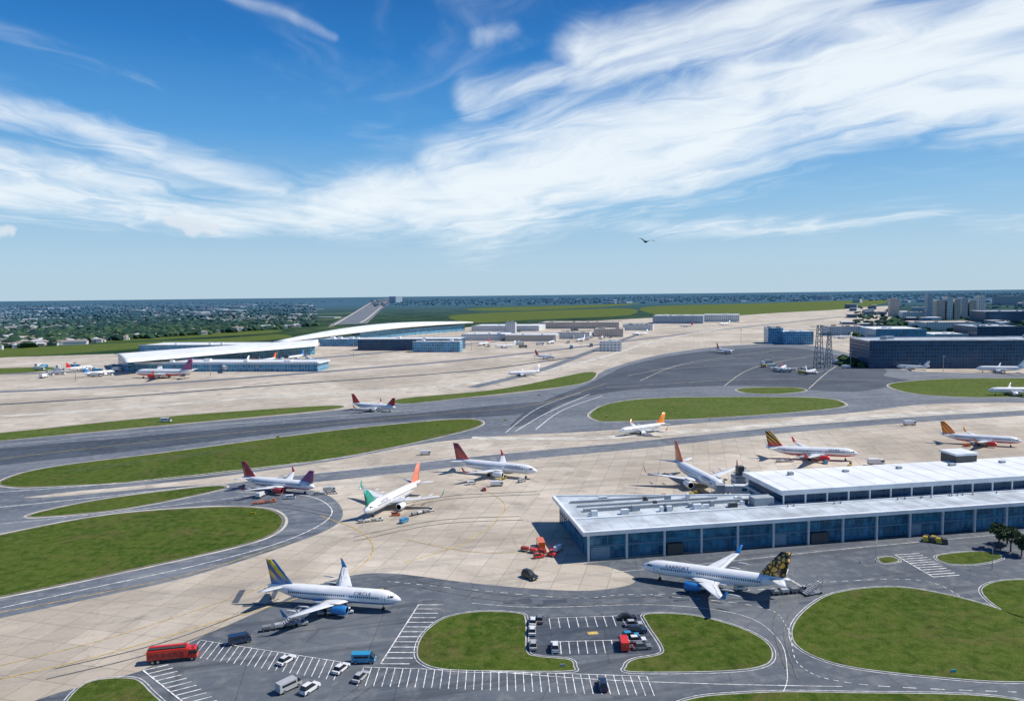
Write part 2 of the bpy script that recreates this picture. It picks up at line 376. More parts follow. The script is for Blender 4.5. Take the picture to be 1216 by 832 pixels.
# ---------------- main terminal ----------------
P1=Vector((20.6,213,0)); ta=Vector((math.cos(math.radians(9.8)),math.sin(math.radians(9.8)),0)); tb=Vector((-ta.y,ta.x,0))
def TT(a,b): return P1+ta*a+tb*b
term=empty('airport_terminal')
def glassmat():
    m,t,b=newmat('terminal_glass'); g=t.n('ShaderNodeTexCoord').outputs['Object']
    n=t.noise(g,.25,3)
    w=t.n('ShaderNodeTexWhiteNoise',{'Vector':t.n('ShaderNodeVectorMath',{0:t.n('ShaderNodeVectorMath',{0:g,1:(.5,.5,.4)},operation='MULTIPLY').outputs[0]},operation='FLOOR').outputs[0]}).outputs[0]
    c=t.mix(t.ss(n,.4,.6),(.012,.09,.17,1),(.03,.20,.34,1)); c=t.mix(t.ss(w,.6,1,0,.5),c,(.08,.34,.50,1))
    t.t.links.new(c,b.inputs['Base Color'])
    b.inputs['Roughness'].default_value=.06; b.inputs['Specular IOR Level'].default_value=.6; b.inputs['Specular Tint'].default_value=(.6,.85,1,1)
    return m
GL=glassmat()
MUL=mat('mullion',(.12,.24,.34),.5); COL=mat('column_white',(.60,.63,.65),.6); DKM=mat('dark_metal',(.06,.065,.07),.5)
FASC=mat('fascia_white',(.76,.79,.81),.45,var=.12,scale=.2)
ROOFM=mat('membrane_roof',(.50,.555,.60),.6,var=.3,scale=.12)
ROOFU=mat('upper_membrane',(.78,.80,.82),.5,var=.1,scale=.1)
LT=235.0; DP=41.0; BK=26.5
prism('x',[TT(2.2,2.6),TT(LT,2.6),TT(LT,DP-1.5),TT(74,DP-1.5),TT(73,BK-1),TT(2.2,DP-1.8)],8.0,GL,ROOFG,parent=term)
mb=MB()
mb.obox(TT(0,0),ta,tb,LT+2,1.2,8.0,9.2,0)
mb.obox(TT(0,1.203),ta,tb,1.0,DP-1.2,8.0,9.2,0)
mb.obox(TT(1.003,1.203),ta,tb,LT,11.5,8.1,9.0,1)
mb.obox(TT(1.003,12.71),ta,tb,LT,.6,8.1,9.35,0)
mb.poly([TT(1.003,13.32),TT(73,13.32),TT(73,BK),TT(1.003,DP-.3)],8.1,8.9,1)
mb.obox(TT(73.003,13.32),ta,tb,LT-73,DP-13.4,8.1,8.9,1)
mb.poly([TT(1.003,DP-.3),TT(73,BK),TT(73,BK+.5),TT(1.003,DP+.2)],8.2,9.4,0)
for i in range(0,int(LT),6): mb.obox(TT(4+i,1.4),ta,tb,.12,11.1,9.003,9.07,0)
for i in range(0,68,5): mb.obox(TT(4+i,14),ta,tb,.12,(DP-15)-(i+4)*.2,8.903,8.97,0)
mb.obj('roof',[FASC,ROOFM],term)
mb=MB()
a=2.2
while a<LT:
    mb.obox(TT(a,2.45),ta,tb,.12,.28,0,8.05,0)
    a+=2.0
for z in (.5,3.6,6.4): mb.obox(TT(2.2,2.43),ta,tb,LT-2.3,.2,z,z+.14,0)
mb.obox(TT(2.2,2.3),ta,tb,LT-2.3,.32,3.79,4.1,0)
b_=2.6
while b_<DP-2:
    mb.obox(TT(2.05,b_),ta,tb,.28,.12,0,8.05,0); b_+=3.0
for z in (.5,3.6,6.4): mb.obox(TT(2.03,2.6),ta,tb,.2,DP-4.6,z,z+.14,0)
mb.obj('mullions',[MUL],term)
mb=MB()
a=1.5
while a<LT:
    mb.obox(TT(a,.5),ta,tb,.6,.6,0,8.0,0); a+=12
for a0,w in ((3,6),(63,4),(111,4)):
    mb.obox(TT(a0,2.2),ta,tb,w,.35,0.02,3.6,1)
mb.obox(TT(27,1.0),ta,tb,5,1.55,0.02,3.4,2); mb.obox(TT(75,1.0),ta,tb,6,1.55,0.02,3.4,2)
mb.obj('columns_and_doors',[COL,mat('panel_grey',(.20,.30,.38),.6),DKM],term)
UA=72.0; UB=13.9; UD=27.0
prism('x',[TT(UA+2,UB+2.5),TT(LT,UB+2.5),TT(LT,UB+UD-1),TT(UA+2,UB+UD-1)],13.0,F_DARK,ROOFG,parent=term,z0=8.91)
mb=MB()
mb.obox(TT(UA,UB),ta,tb,LT-UA,1.2,12.4,14.0,0); mb.obox(TT(UA,UB+1.203),ta,tb,1.0,UD-1.2,12.4,14.0,0)
mb.obox(TT(UA+1.003,UB+1.203),ta,tb,LT-UA,UD-1.3,13.003,13.8,1)
for i in range(0,int(LT-UA),8): mb.obox(TT(UA+4+i,UB+1.3),ta,tb,.12,UD-2,13.803,13.87,0)
a=UA+1
while a<LT: mb.obox(TT(a,UB+.6),ta,tb,.4,.4,9.0,12.4,0); a+=8
mb.obj('upper_roof',[FASC,ROOFU],term)
mb=MB()
mb.obox(TT(6,20.6),ta,tb,64,1.4,9.0,9.9,1); mb.obox(TT(5,26),ta,tb,50,.6,9.0,9.6,1); mb.obox(TT(4,31),ta,tb,34,.8,9.0,9.7,1)
for i in range(31):
    q=TT(8+i*2,19.9); mb.beam((q.x,q.y,8.9),(q.x,q.y,10.2),.09,1)
q1=TT(8,19.9);q2=TT(68,19.9); mb.beam((q1.x,q1.y,10.2),(q2.x,q2.y,10.2),.11,1); mb.beam((q1.x,q1.y,9.6),(q2.x,q2.y,9.6),.07,1)
for i in range(26):
    a=random.uniform(6,64); b_=random.choice([15.5,18,23,28,32]); w=random.uniform(.8,3)
    if b_>DP-4-a*.2: b_=16
    mb.obox(TT(a,b_+random.uniform(-.4,.4)),ta,tb,w,random.uniform(.8,1.8),8.95,9.2+random.uniform(.5,1.5),random.choice([0,1,2]))
for i in range(5):
    mb.obox(TT(UA+14+i*22,UB+UD*.7),ta,tb,random.uniform(1.5,3),1.6,13.9,14.5+random.random()*.5,1)
for i in range(16):
    q=TT(UA+random.uniform(0,100),UB-1.2-random.uniform(.3,.8)); mb.cyl((q.x,q.y,8.9),(q.x,q.y,9.7),.25,.25,8,1)
mb.obox(TT(63,15),ta,tb,7,4,8.95,11.6,1)
mb.obox(TT(158,DP-4),ta,tb,9,8,8.95,16.5,2); mb.obox(TT(157.5,DP-4.5),ta,tb,10,9,16.503,17.3,0)
mb.obj('roof_plant',[FASC,mat('plant_grey',(.36,.40,.43),.6),DKM],term)
# ---------------- jet bridges ----------------
def jet_bridge(A,B,h=4.2,w=1.0):
    e=empty('jet_bridge'); A=Vector(A);B=Vector(B); A.z=0;B.z=0; d=B-A; L=d.length; d.normalize(); n=Vector((-d.y,d.x,0))
    mb=MB()
    mb.obox(A-n*1.6,d,n,L*.55,3.2,h,h+3,0); mb.obox(A+d*L*.55-n*1.3,d,n,L*.45-3,2.6,h+.15,h+2.8,0)
    mb.obox(A+d*(L-3)-n*2,d,n,3.2,4,h-.2,h+3.2,1)
    for k in range(int(L*.55/3)): mb.obox(A+d*(k*3+.5)-n*1.63,d,n,1.8,3.26,h+1,h+2.1,2)
    mb.cyl((A.x,A.y,0),(A.x,A.y,h+3.4),2.4,2.4,20,0); mb.cyl((A.x,A.y,h+3.4),(A.x,A.y,h+3.9),2.7,2.0,20,1)
    q=A+d*L*.7
    for sg in (1,-1): mb.beam((q.x+sg*n.x*1.4,q.y+sg*n.y*1.4,.4),(q.x+sg*n.x*1.4,q.y+sg*n.y*1.4,h+.3),.4,1)
    mb.beam((q.x+n.x*2,q.y+n.y*2,.5),(q.x-n.x*2,q.y-n.y*2,.5),.9,2)
    mb.obj('tunnel',[mat('bridge_white',(.62,.67,.70),.5),mat('bridge_grey',(.3,.34,.38),.5),GL],e)
jet_bridge(TT(80,46),TT(66,50)); jet_bridge(TT(84,45),TT(86,68)); jet_bridge(TT(118,44),TT(126,64)); jet_bridge(TT(150,44),TT(140,60))
mb=MB(); q=TT(76,54)
mb.obox(q,ta,tb,4,4,0,9,0); mb.obox(q+ta*1,ta,tb,2.6,2.4,9.003,12.5,1)
for k in range(4): mb.obox(q-ta*.2-tb*.2,ta,tb,4.4,4.4,2+k*2,2.3+k*2,1)
mb.obj('gate_tower',[mat('gate_grey',(.35,.40,.44),.5),DKM],bevel=.05)
# ---------------- aircraft ----------------
PW=mat('aircraft_white',(.86,.87,.88),.28,var=.07,scale=.3,coat=.4); PG=mat('aircraft_grey',(.68,.70,.72),.4,var=.12,scale=.4)
GLK=mat('cabin_glass',(.02,.025,.03),.1,var=.05); TYRE=mat('tyre',(.02,.02,.02),.9); STEEL=mat('steel',(.5,.5,.5),.35,metal=.8)
def patmat(name,c1,c2,c3=None,scale=.6,kind='wave'):
    if name in MC: return MC[name]
    m,t,b=newmat(name); g=t.n('ShaderNodeTexCoord').outputs['Object']
    if kind=='wave': f=t.ss(t.n('ShaderNodeTexWave',{'Vector':g,'Scale':scale,'Distortion':3,'Detail':1,'Detail Scale':.6},bands_direction='DIAGONAL').outputs[1],.42,.5)
    else:
        gg=t.n('ShaderNodeMapping',{'Vector':g,'Scale':(1,.01,1)}).outputs[0]
        f=t.ss(t.n('ShaderNodeTexVoronoi',{'Vector':gg,'Scale':scale},feature='DISTANCE_TO_EDGE').outputs[0],.10,.16)
    col=t.mix(f,c4(c1),c4(c2))
    if c3:
        z=t.n('ShaderNodeSeparateXYZ',{0:g}).outputs[2]; col=t.mix(t.ss(z,5.2,8.5),c4(c3),col)
    t.t.links.new(col,b.inputs['Base Color']); b.inputs['Roughness'].default_value=.3; b.inputs['Coat Weight'].default_value=.4
    MC[name]=m; return m
def foil(c,le,chord,axis,t=.11):
    xs=[1,.7,.4,.15,.03,0,.03,.15,.4,.7]; th=[0.0,.5,.9,.8,.4,0,-.4,-.8,-.9,-.5]
    out=[]
    for x,k in zip(xs,th):
        q=Vector((le-x*chord,c[0],c[1])); q+=Vector(axis)*k*chord*t/2; out.append(q)
    return out
def airplane(nose,tail,hz=3.6,fin=None,eng=None,fus=None,belly=None,text=None,front_fin=None,length=None,winglet=None,name='airliner',fs=1,at=None):
    if at:
        mid=Vector((G(*at[:2]).x,G(*at[:2]).y,.045)); ang=math.radians(at[2]); L=length
    else:
        a=G(nose[0],nose[1],hz-.3); b=G(tail[0],tail[1],hz+1); d=Vector((a.x-b.x,a.y-b.y,0)); L=length or d.length
        mid=Vector(((a.x+b.x)/2,(a.y+b.y)/2,.045)); ang=math.atan2(d.y,d.x)
    s=L/38.0
    e=empty(name,mid,ang,s)
    fus=fus or PW; fin=fin or PW; eng=eng or PW; winglet=winglet or fin
    st=[(19,.06,3.15),(18.8,.38,3.17),(18.3,.75,3.22),(17.5,1.15,3.33),(16.4,1.52,3.45),(15,1.82,3.56),(13,1.95,3.6),(8,1.97,3.6),(0,1.97,3.6),(-8,1.97,3.6),(-11,1.78,3.75),(-13.5,1.42,4.02),(-16,.95,4.35),(-18,.5,4.65),(-19,.16,4.8)]
    mb=MB(); n=24
    mb.loft([[Vector((x,math.cos(2*math.pi*i/n)*rr,z+math.sin(2*math.pi*i/n)*rr)) for i in range(n)] for x,rr,z in st],0)
    if belly:
        for i,f in enumerate(mb.f):
            if len(f)==4:
                zz=sum(mb.v[k][2] for k in f)/4
                if zz<2.7: mb.mi[i]=1
    mb.loft([[Vector((x,math.cos(2*math.pi*i/12)*w,2.2+math.sin(2*math.pi*i/12)*hh)) for i in range(12)] for x,w,hh in ((6.5,.3,.2),(5,1.6,.7),(2,2.15,.95),(-3,2.15,.95),(-5.5,1.4,.6),(-7,.3,.2))],1 if belly else 0)
    mb.obj('fuselage',[fus,belly or fus],e)
    mb=MB()
    for sd in (-1,1):
        for i in range(46):
            x=13.2-i*.56
            if i in (15,16): continue
            z=3.95
            mb.add([(x,sd*1.955,z-.2),(x+.3,sd*1.955,z-.2),(x+.3,sd*1.935,z+.22),(x,sd*1.935,z+.22)],[(0,1,2,3)])
        for x in (14.3,-12.2):
            rr=1.88 if x>0 else 1.66; zc_=3.6 if x>0 else 3.86
            for xx in (x,x+.85): mb.add([(xx,sd*(rr+.02),zc_-.7),(xx+.07,sd*(rr+.02),zc_-.7),(xx+.07,sd*(rr-.12),zc_+1.0),(xx,sd*(rr-.12),zc_+1.0)],[(0,1,2,3)])
    for sd in (-1,1):
        for (x0,x1,a0,a1) in ((17.55,17.0,50,84),(17.2,16.5,28,48),(16.6,15.9,22,40)):
            def sp(x,an):
                for k in range(len(st)-1):
                    if st[k][0]>=x>=st[k+1][0]:
                        f=(st[k][0]-x)/(st[k][0]-st[k+1][0]); rr=st[k][1]*(1-f)+st[k+1][1]*f+.025; z=st[k][2]*(1-f)+st[k+1][2]*f
                an=math.radians(an); return (x,sd*rr*math.cos(an),z+rr*math.sin(an))
            mb.add([sp(x0,a0),sp(x0,a1),sp(x1,a1),sp(x1,a0)],[(0,1,2,3)])
    mb.obj('windows',[GLK],e,fix=False)
    mb=MB()
    for sd in (-1,1):
        secs=[foil((sd*1.2,2.55),6.0,8.2,(0,0,1),.13),foil((sd*6.0,3.05),2.9,4.9,(0,0,1),.12),foil((sd*12,3.65),-.6,3.1,(0,0,1),.11),foil((sd*16.8,4.15),-3.4,1.7,(0,0,1),.1)]
        mb.loft(secs,0)
        wl=[foil((sd*16.8,4.15),-3.4,1.7,(0,0,1),.1),foil((sd*17.35,4.5),-3.9,1.35,(0,-sd*.7,.7),.1),foil((sd*17.75,6.5),-5.2,.6,(0,-sd,0),.1)]
        mb.loft([[q+Vector((0,sd*.004,0)) for q in w] for w in wl],1)
        for y in (4,8,11.5):
            zz=2.55+y*.09; x=3.5-abs(y)*.55-3.2
            mb.loft([[Vector((x+dx,sd*y+math.cos(2*math.pi*i/8)*w,zz-.2+math.sin(2*math.pi*i/8)*w)) for i in range(8)] for dx,w in ((1.3,.05),(.4,.26),(-1,.22),(-2.2,.04))],0)
        mb.loft([foil((sd*.5,4.7),-13.6,4.2,(0,0,1),.1),foil((sd*6.4,5.3),-17.0,1.5,(0,0,1),.1)],0)
        for (y0,y1) in ((2.5,6),(6.2,11.6),(12,16)):
            def te(y): return (6.0-(y-1.2)*.646-8.2+(y-1.2)*.687) if y<6 else (2.9-(y-6)*.583-4.9+(y-6)*.30)
            zz=lambda y:2.55+(y-1.2)*.104+.16
            mb.add([(te(y0)+1.3,sd*y0,zz(y0)),(te(y1)+.9,sd*y1,zz(y1)),(te(y1)+1.0,sd*y1,zz(y1)+.01),(te(y0)+1.42,sd*y0,zz(y0)+.01)],[(0,1,2,3)],2)
    mb.obj('wings_and_tailplane',[PG if fus is PW else fus,winglet,STEEL],e)
    mb=MB()
    def finf(x0,sg,top=11.9,f=fs):
        def ff(z,le,ch):
            q=foil((0,z),0,ch,(0,1,0),.09); return [Vector((x0+sg*(le+w.x),w.y,w.z)) for w in q]
        tp=5+(top-5)*f
        mb.loft([ff(4.6,2.6,8.3),ff(5.5,.6,6.4),ff(5.5+(tp-5.5)*.5,-1.9*f,4.5),ff(tp,-4.6*f,2.5)],0)
    finf(-12.2,1); mb.obj('tail_fin',[fin],e)
    if front_fin:
        mb=MB(); finf(12.5,-1,10.8,.9); mb.obj('second_fin',[front_fin],e)
    mb=MB()
    for sd in (-1,1):
        y=sd*5.7
        def rg(x,rr,z=1.85): return [Vector((x,y+math.cos(2*math.pi*i/20)*rr,z+math.sin(2*math.pi*i/20)*rr)) for i in range(20)]
        mb.loft([rg(6.3,.92),rg(6.45,1.02),rg(6.3,1.12),rg(5.3,1.25),rg(3.6,1.18),rg(2.1,.85)],0,cap=False)
        mb.loft([rg(6.3,.92),rg(5.6,.9)],2,cap=False); mb.loft([rg(5.62,.9),rg(5.6,.05)],2)
        mb.loft([rg(2.12,.86),rg(2.1,.6),rg(1.3,.42),rg(.7,.08)],1)
        mb.box(1.6,5.4,y-.14,y+.14,2.7,3.35,1)
    mb.obj('engines',[eng,STEEL,GLK],e)
    mb=MB()
    def wheel(x,y,rr,w): mb.cyl((x,y-w/2,rr),(x,y+w/2,rr),rr,rr,14,0,False)
    for y in (-.3,.3): wheel(14,y,.4,.25)
    mb.beam((14,0,.4),(14,0,2.2),.2,1)
    for sd in (-1,1):
        for y in (2.7,3.3): wheel(-1.2,sd*y,.55,.38)
        mb.beam((-1.2,sd*3,.5),(-1,sd*2.8,2.9),.3,1)
    mb.obj('landing_gear',[TYRE,STEEL],e)
    if text:
        tm=mat('livery_ink',(.03,.05,.15),.4)
        for sd in (-1,1):
            cu=bpy.data.curves.new('title','FONT'); cu.body=text; cu.size=1.35; cu.align_x='CENTER'; cu.align_y='CENTER'; cu.space_character=1.1
            cu.materials.append(tm); o=bpy.data.objects.new('title',cu); link(o,e)
            an=math.radians(34); rr=2.01
            o.location=(9,sd*rr*math.cos(an),3.6+rr*math.sin(an)); o.rotation_euler=(math.pi/2-an,0,0) if sd<0 else (math.pi/2-an,0,math.pi)
    return e
RED=mat('livery_red',(.66,.03,.03),.3,coat=.4); ORG=mat('livery_orange',(.85,.16,.03),.3,coat=.4); BLU=mat('livery_blue',(.03,.22,.56),.3,coat=.4)
tA=patmat('tail_navy_gold',(.01,.09,.28),(.72,.52,.05),(.02,.16,.42),.22); tK=patmat('tail_leopard',(.03,.02,.02),(.85,.45,.08),None,.8,'vor')
tR=patmat('tail_red_dark',(.68,.04,.04),(.14,.02,.05),None,.5); tG=mat('tail_teal',(.02,.30,.22),.3,var=.25,scale=.5,coat=.4)
tE=patmat('tail_black_red',(.06,.03,.05),(.68,.10,.08),(.7,.08,.08),.45); tO=patmat('tail_orange_yellow',(.85,.12,.02),(.88,.42,.05),None,.3)
tH=patmat('tail_gold_black',(.05,.03,.03),(.80,.45,.05),(.65,.05,.05),.35); tB=patmat('tail_blue_red',(.05,.14,.42),(.65,.05,.06),None,.35)
airplane((476,711),(318,694),fin=tA,eng=BLU,belly=BLU,text='CIRCLE')
airplane((762,672),(938,690),fin=tK,eng=BLU,winglet=BLU,text='FARPORT')
airplane((638,560),(539,547),fin=tE,text='DANUBES')
airplane((434,607),(498,572),fin=mat('tail_salmon',(.82,.26,.17),.3),winglet=tG,front_fin=tG,text='EASTER',length=40)
airplane((371,577),(290,566),fin=tR,front_fin=tB,belly=tB,eng=tR,length=36)
airplane((478,484),(410,478),fin=RED,front_fin=RED,length=36)
airplane((738,511),(787,502),fin=tO,length=34)
airplane((868,587),(796,546),fin=ORG,length=46,text='AURORA')
airplane((1019,539),(909,532),fin=tH,belly=RED,eng=RED,text='USAIRE')
airplane((1191,522),(1138,516),fin=tO,eng=RED,belly=RED,length=36)
airplane((1166,464),(1250,462),length=42)
airplane((150,442),(241,441),hz=6,fin=tB,belly=RED,eng=RED,winglet=ORG,length=64)
airplane((661,424),(634,421),fin=RED,length=34); airplane((607,443),(637,440),length=34,fin=PW)
airplane((878,419),(843,413),fin=RED,length=40)
airplane((1163,438),(1216,437),length=44); airplane((1068,434),(1100,434),length=30)
airplane((975,437),(950,441),length=28)
for (u,v,a,f) in ((118,446,60,BLU),(95,440,70,RED),(285,434,250,PW),(318,430,250,ORG),(352,426,250,BLU),(575,410,240,RED),(600,413,200,PW),(655,408,250,BLU),(690,405,240,PW),(715,402,260,RED),(760,398,200,PW),(930,440,60,RED),(1000,402,180,PW),(815,388,180,RED),(860,386,200,PW)):
    airplane(None,None,fin=f,length=34,at=(u,v,a))
# ---------------- vehicles ----------------
CARC={'white':(.78,.78,.78),'silver':(.45,.46,.47),'black':(.02,.02,.022),'red':(.70,.03,.015),'orange':(.80,.16,.03),'blue':(.04,.30,.52),'navy':(.02,.04,.09),'yellow':(.6,.45,.06),'grey':(.2,.2,.21)}
def car(u,v,ang,col='white',kind='car',s=1.0):
    P=G(u,v); nm={'car':'parked_car','van':'parked_van','truck':'service_truck','fire':'fire_truck','suv':'parked_car','cart':'baggage_tractor'}[kind]
    e=empty(nm,(P.x,P.y,.09),math.radians(ang),s); pm=mat('paint_'+col,CARC[col],.25,var=.05,coat=.6)
    b=MB(); g=MB(); w=MB()
    def whl(x,y,rr=.34,wd=.24): w.cyl((x,y-wd/2,rr),(x,y+wd/2,rr),rr,rr,14,0,False); w.cyl((x,y-wd/2-.01,rr),(x,y+wd/2+.01,rr),rr*.55,rr*.55,10,1,False)
    if kind in('car','suv'):
        t=1.45 if kind=='car' else 1.75; bl=.78 if kind=='car' else .98
        b.box(-2.2,2.25,-.9,.9,.28,bl,0,.06,.12,.06)
        b.box(-2.1 if kind=='suv' else -1.75,1.15,-.82,.82,bl+.003,t,1,.35,.95,.2)
        b.box((-2.1+.36) if kind=='suv' else -1.38,.18,-.6,.6,t+.003,t+.06,0,.05,.08,.05)
        g.box(2.16,2.27,-.8,-.45,.5,.68,0); g.box(2.16,2.27,.45,.8,.5,.68,0); g.box(-2.22,-2.12,-.8,-.5,.55,.72,1); g.box(-2.22,-2.12,.5,.8,.55,.72,1)
        for x in (-1.35,1.4):
            for y in (-.82,.82): whl(x,y)
    elif kind=='van':
        b.box(-2.6,1.5,-.97,.97,.35,2.15,0,.05,.0,.08); b.box(1.503,2.6,-.97,.97,.35,1.15,0,0,.1,.05); b.box(1.503,2.5,-.93,.93,1.153,2.1,1,0,.85,.1)
        b.box(-2.0,1.2,-.985,.985,1.3,1.75,1)
        g.box(2.52,2.63,-.85,-.5,.6,.85,0); g.box(2.52,2.63,.5,.85,.6,.85,0)
        for x in (-1.6,1.7):
            for y in (-.88,.88): whl(x,y,.36)
    elif kind in('truck','fire'):
        L=3.6 if kind=='truck' else 5.2
        b.box(-L,L-2.0,-1.2,1.2,.95,3.0,0,0,0,.03); b.box(L-1.85,L,-1.15,1.15,.6,2.7,0,0,.35,.06); b.box(L-1.75,L+.02,-1.17,1.17,1.6,2.35,1,0,.25,.05)
        b.box(-L,L-.2,-.9,.9,.55,.95,2)
        if kind=='fire':
            b.box(-L+.2,L-2.3,-.9,-.1,3.003,3.35,2); b.box(-L+.2,L-2.3,.1,.9,3.003,3.4,0)
            for i in range(6): b.box(-L+.5+i*1.25,-L+1.5+i*1.25,-1.23,1.23,1.3,2.5,3)
            g.box(L-1.2,L-.7,-.7,.7,2.7,2.85,1)
        for x in ((-L+1.2,-L+2.3,L-1.1) if kind=='fire' else (-L+1.3,L-1.1)):
            for y in (-1.05,1.05): whl(x,y,.5,.3)
    else:
        b.box(-1.4,1.4,-.75,.75,.4,1.0,0,0,.1,.03); b.box(-.5,.4,-.7,.7,1.003,1.9,1,.1,.2,.05); b.box(-.55,.35,-.72,.72,1.903,1.98,0)
        for k in range(3):
            x=-3.2-k*3.1; b.box(x-1.2,x+1.2,-.75,.75,.55,.7,2); b.box(x-1.1,x+1.1,-.7,.7,.703,1.3+.3*random.random(),0 if k%2 else 3)
            b.box(x+1.2,x+1.75,-.05,.05,.55,.65,2)
            for xx in (x-.8,x+.8):
                for y in (-.65,.65): whl(xx,y,.25,.15)
        for x in (-.9,.9):
            for y in (-.65,.65): whl(x,y,.35)
    b.obj('body',[pm,GLK,mat('chassis',(.05,.05,.05),.7),mat('paint_dark_'+col,[c*.45+.02 for c in CARC[col]],.4)],e,bevel=.06)
    if g.v: g.obj('lamps',[mat('headlamp',(.7,.7,.7),.2),mat('tail_lamp',(.4,.02,.02),.3)],e)
    w.obj('wheels',[TYRE,STEEL],e)
    return e
car(206,784,12,'red','fire',1.0); car(285,763,25,'navy','van'); car(340,786,62,'white'); car(405,796,68,'white'); car(432,786,0,'blue','van')
car(368,820,60,'white','suv'); car(343,818,50,'silver','van'); car(428,806,70,'silver'); car(629,686,-50,'black','suv',1.2); car(716,816,88,'navy','suv')
for (u,v,a,c,k) in ((633,740,85,'white','car'),(641,737,85,'grey','car'),(632,751,88,'white','car'),(633,768,90,'silver','car'),(659,771,90,'white','suv'),(745,735,5,'black','car'),(752,743,5,'silver','car'),(757,751,5,'navy','suv'),(741,768,88,'red','van'),(756,762,5,'white','car'),(762,770,8,'grey','car'),(748,757,8,'blue','car')):
    car(u,v,a,c,k)
car(642,650,95,'orange','truck',.9); car(655,660,-30,'red','cart'); car(663,654,60,'white','truck',.6); car(640,662,20,'red','suv',.8)
car(391,584,15,'silver','truck',.7); car(398,586,10,'white','cart',.8)
car(197,501,5,'white','van',1.3); car(845,577,30,'silver','truck',.8); car(700,600,15,'white','van'); car(512,607,40,'white','cart',.8)
car(955,703,10,'silver','cart',.9); car(360,742,20,'silver','cart',.9); car(1080,505,5,'white','truck')
car(880,560,30,'white','van'); car(1040,552,0,'white','truck')
for (u,v,a,c,k) in ((455,705,10,'yellow','suv'),(560,575,20,'white','van'),(600,568,60,'yellow','cart'),(345,592,10,'white','van'),(470,612,10,'orange','suv'),(940,548,10,'white','cart'),(980,550,80,'blue','van'),(1160,528,0,'white','van'),(830,585,40,'yellow','cart'),(770,518,0,'white','van'),(505,540,10,'white','truck'),(575,582,100,'red','suv'),(590,577,10,'white','truck'),(480,620,60,'blue','van'),(452,618,20,'white','cart'),(325,596,30,'orange','cart'),(310,590,80,'white','truck'),(620,572,40,'silver','van'),(850,588,20,'white','van'),(790,590,0,'orange','suv'),(1010,552,60,'yellow','cart'),(1148,530,10,'orange','van'),(880,700,10,'white','van'),(415,728,10,'white','cart')):
    car(u,v,a,c,k,.75)
for i in range(20):
    u=random.uniform(45,140); v=random.uniform(435,450); car(u,v,random.choice([0,90]),random.choice(['white','silver','blue','white']),random.choice(['truck','van']),1.5)
for i in range(12):
    car(random.uniform(250,380),random.uniform(426,440),random.choice([0,90]),random.choice(['white','silver','blue','orange']),'truck',1.3)
for i in range(26):
    car(random.uniform(560,780),random.uniform(392,414),random.choice([0,90]),random.choice(['white','grey','blue','white']),'truck',1.8)
for i in range(14): car(random.uniform(900,1010),random.uniform(430,445),random.choice([0,90]),random.choice(['white','silver','yellow']),'truck',1.2)
def stairs(u,v,ang):
    P=G(u,v); e=empty('passenger_stairs',(P.x,P.y,.07),math.radians(ang)); mb=MB()
    for i in range(10): mb.box(-2.6+i*.5,-2.08+i*.5,-.9,.9,.5+i*.26,.62+i*.26,0)
    for y in (-.95,.95):
        mb.beam((-2.6,y,.5),(2.6,y,3.2),.15,1); mb.beam((-2.6,y,1.5),(2.6,y,4.2),.08,1)
        for i in range(5): mb.beam((-2.4+i*1.2,y,.6+i*.62),(-2.4+i*1.2,y,1.6+i*.62),.06,1)
    mb.box(-2.8,2.6,-.9,.9,.35,.5,1)
    for x in (-2,2):
        for y in (-.9,.9): mb.cyl((x,y-.1,.3),(x,y+.1,.3),.3,.3,12,2,False)
    mb.obj('stair',[mat('stair_grey',(.5,.5,.5),.5),STEEL,TYRE],e)
stairs(945,700,160); stairs(965,705,20); stairs(345,742,30)
# ---------------- far terminals ----------------
bld('pier_terminal',148,377,441,432,34,F_BLUE,ROOFW,True,1.2,2)
e=empty('concourse')
prism('concourse',[Vector((q.x,q.y,0)) for q in [G(140,423,10),G(240,416,10),G(372,407,10),G(374,412,10),G(240,423,10),G(152,431,10)]],12.8,F_BLUE,ROOFG,parent=e)
n=24; fr=[(135,421),(240,413),(378,404)]; bk=[(150,431),(240,423),(378,411)]
def cur(l,k): return catmull([G(u,v,13) for u,v in l],k,False)
c0=cur(fr,12); c1=cur(bk,12); mb=MB(); N_=len(c0); vs=[]
for j in range(7):
    for i in range(N_):
        q=c0[i].lerp(c1[i],j/6); vs.append((q.x,q.y,13.2+3.2*math.sin(math.pi*j/6)))
mb.add(vs,[(j*N_+i,j*N_+i+1,(j+1)*N_+i+1,(j+1)*N_+i) for j in range(6) for i in range(N_-1)],0,True)
ro=mb.obj('vaulted_roof',[ROOFW],e,fix=False); sm=ro.modifiers.new('t','SOLIDIFY'); sm.thickness=.8
for (u0,v0,u1,v1) in ((190,443,186,450),(225,441,222,447),(262,438,268,443),(300,435,306,441),(335,432,342,437),(365,429,371,433)):
    jet_bridge(G(u0,v0),G(u1,v1))
e=empty('curved_roof_terminal'); mb=MB()
A=G(334,405,8); B=G(562,388,8); A.z=B.z=0; d=(B-A); dn=d.normalized(); nn=Vector((-dn.y,dn.x,0)); n=30
rows=[]
for j in range(9):
    w=j/8
    rows.append([A+d*(i/n)+nn*(w*(14+76*math.sin(math.pi*min(1,(i/n)*.72+.03))))+Vector((0,0,7+12*math.sin(math.pi*.5*min(1,(i/n)*1.3))+7*math.sin(math.pi*w)*math.sin(math.pi*min(1,i/n*.9+.05)))) for i in range(n+1)])
vs=[q for rw in rows for q in rw]
mb.add(vs,[(j*(n+1)+i,j*(n+1)+i+1,(j+1)*(n+1)+i+1,(j+1)*(n+1)+i) for j in range(8) for i in range(n)],0,True)
ro=mb.obj('roof_shell',[ROOFW],e,fix=False); sm=ro.modifiers.new('t','SOLIDIFY'); sm.thickness=2
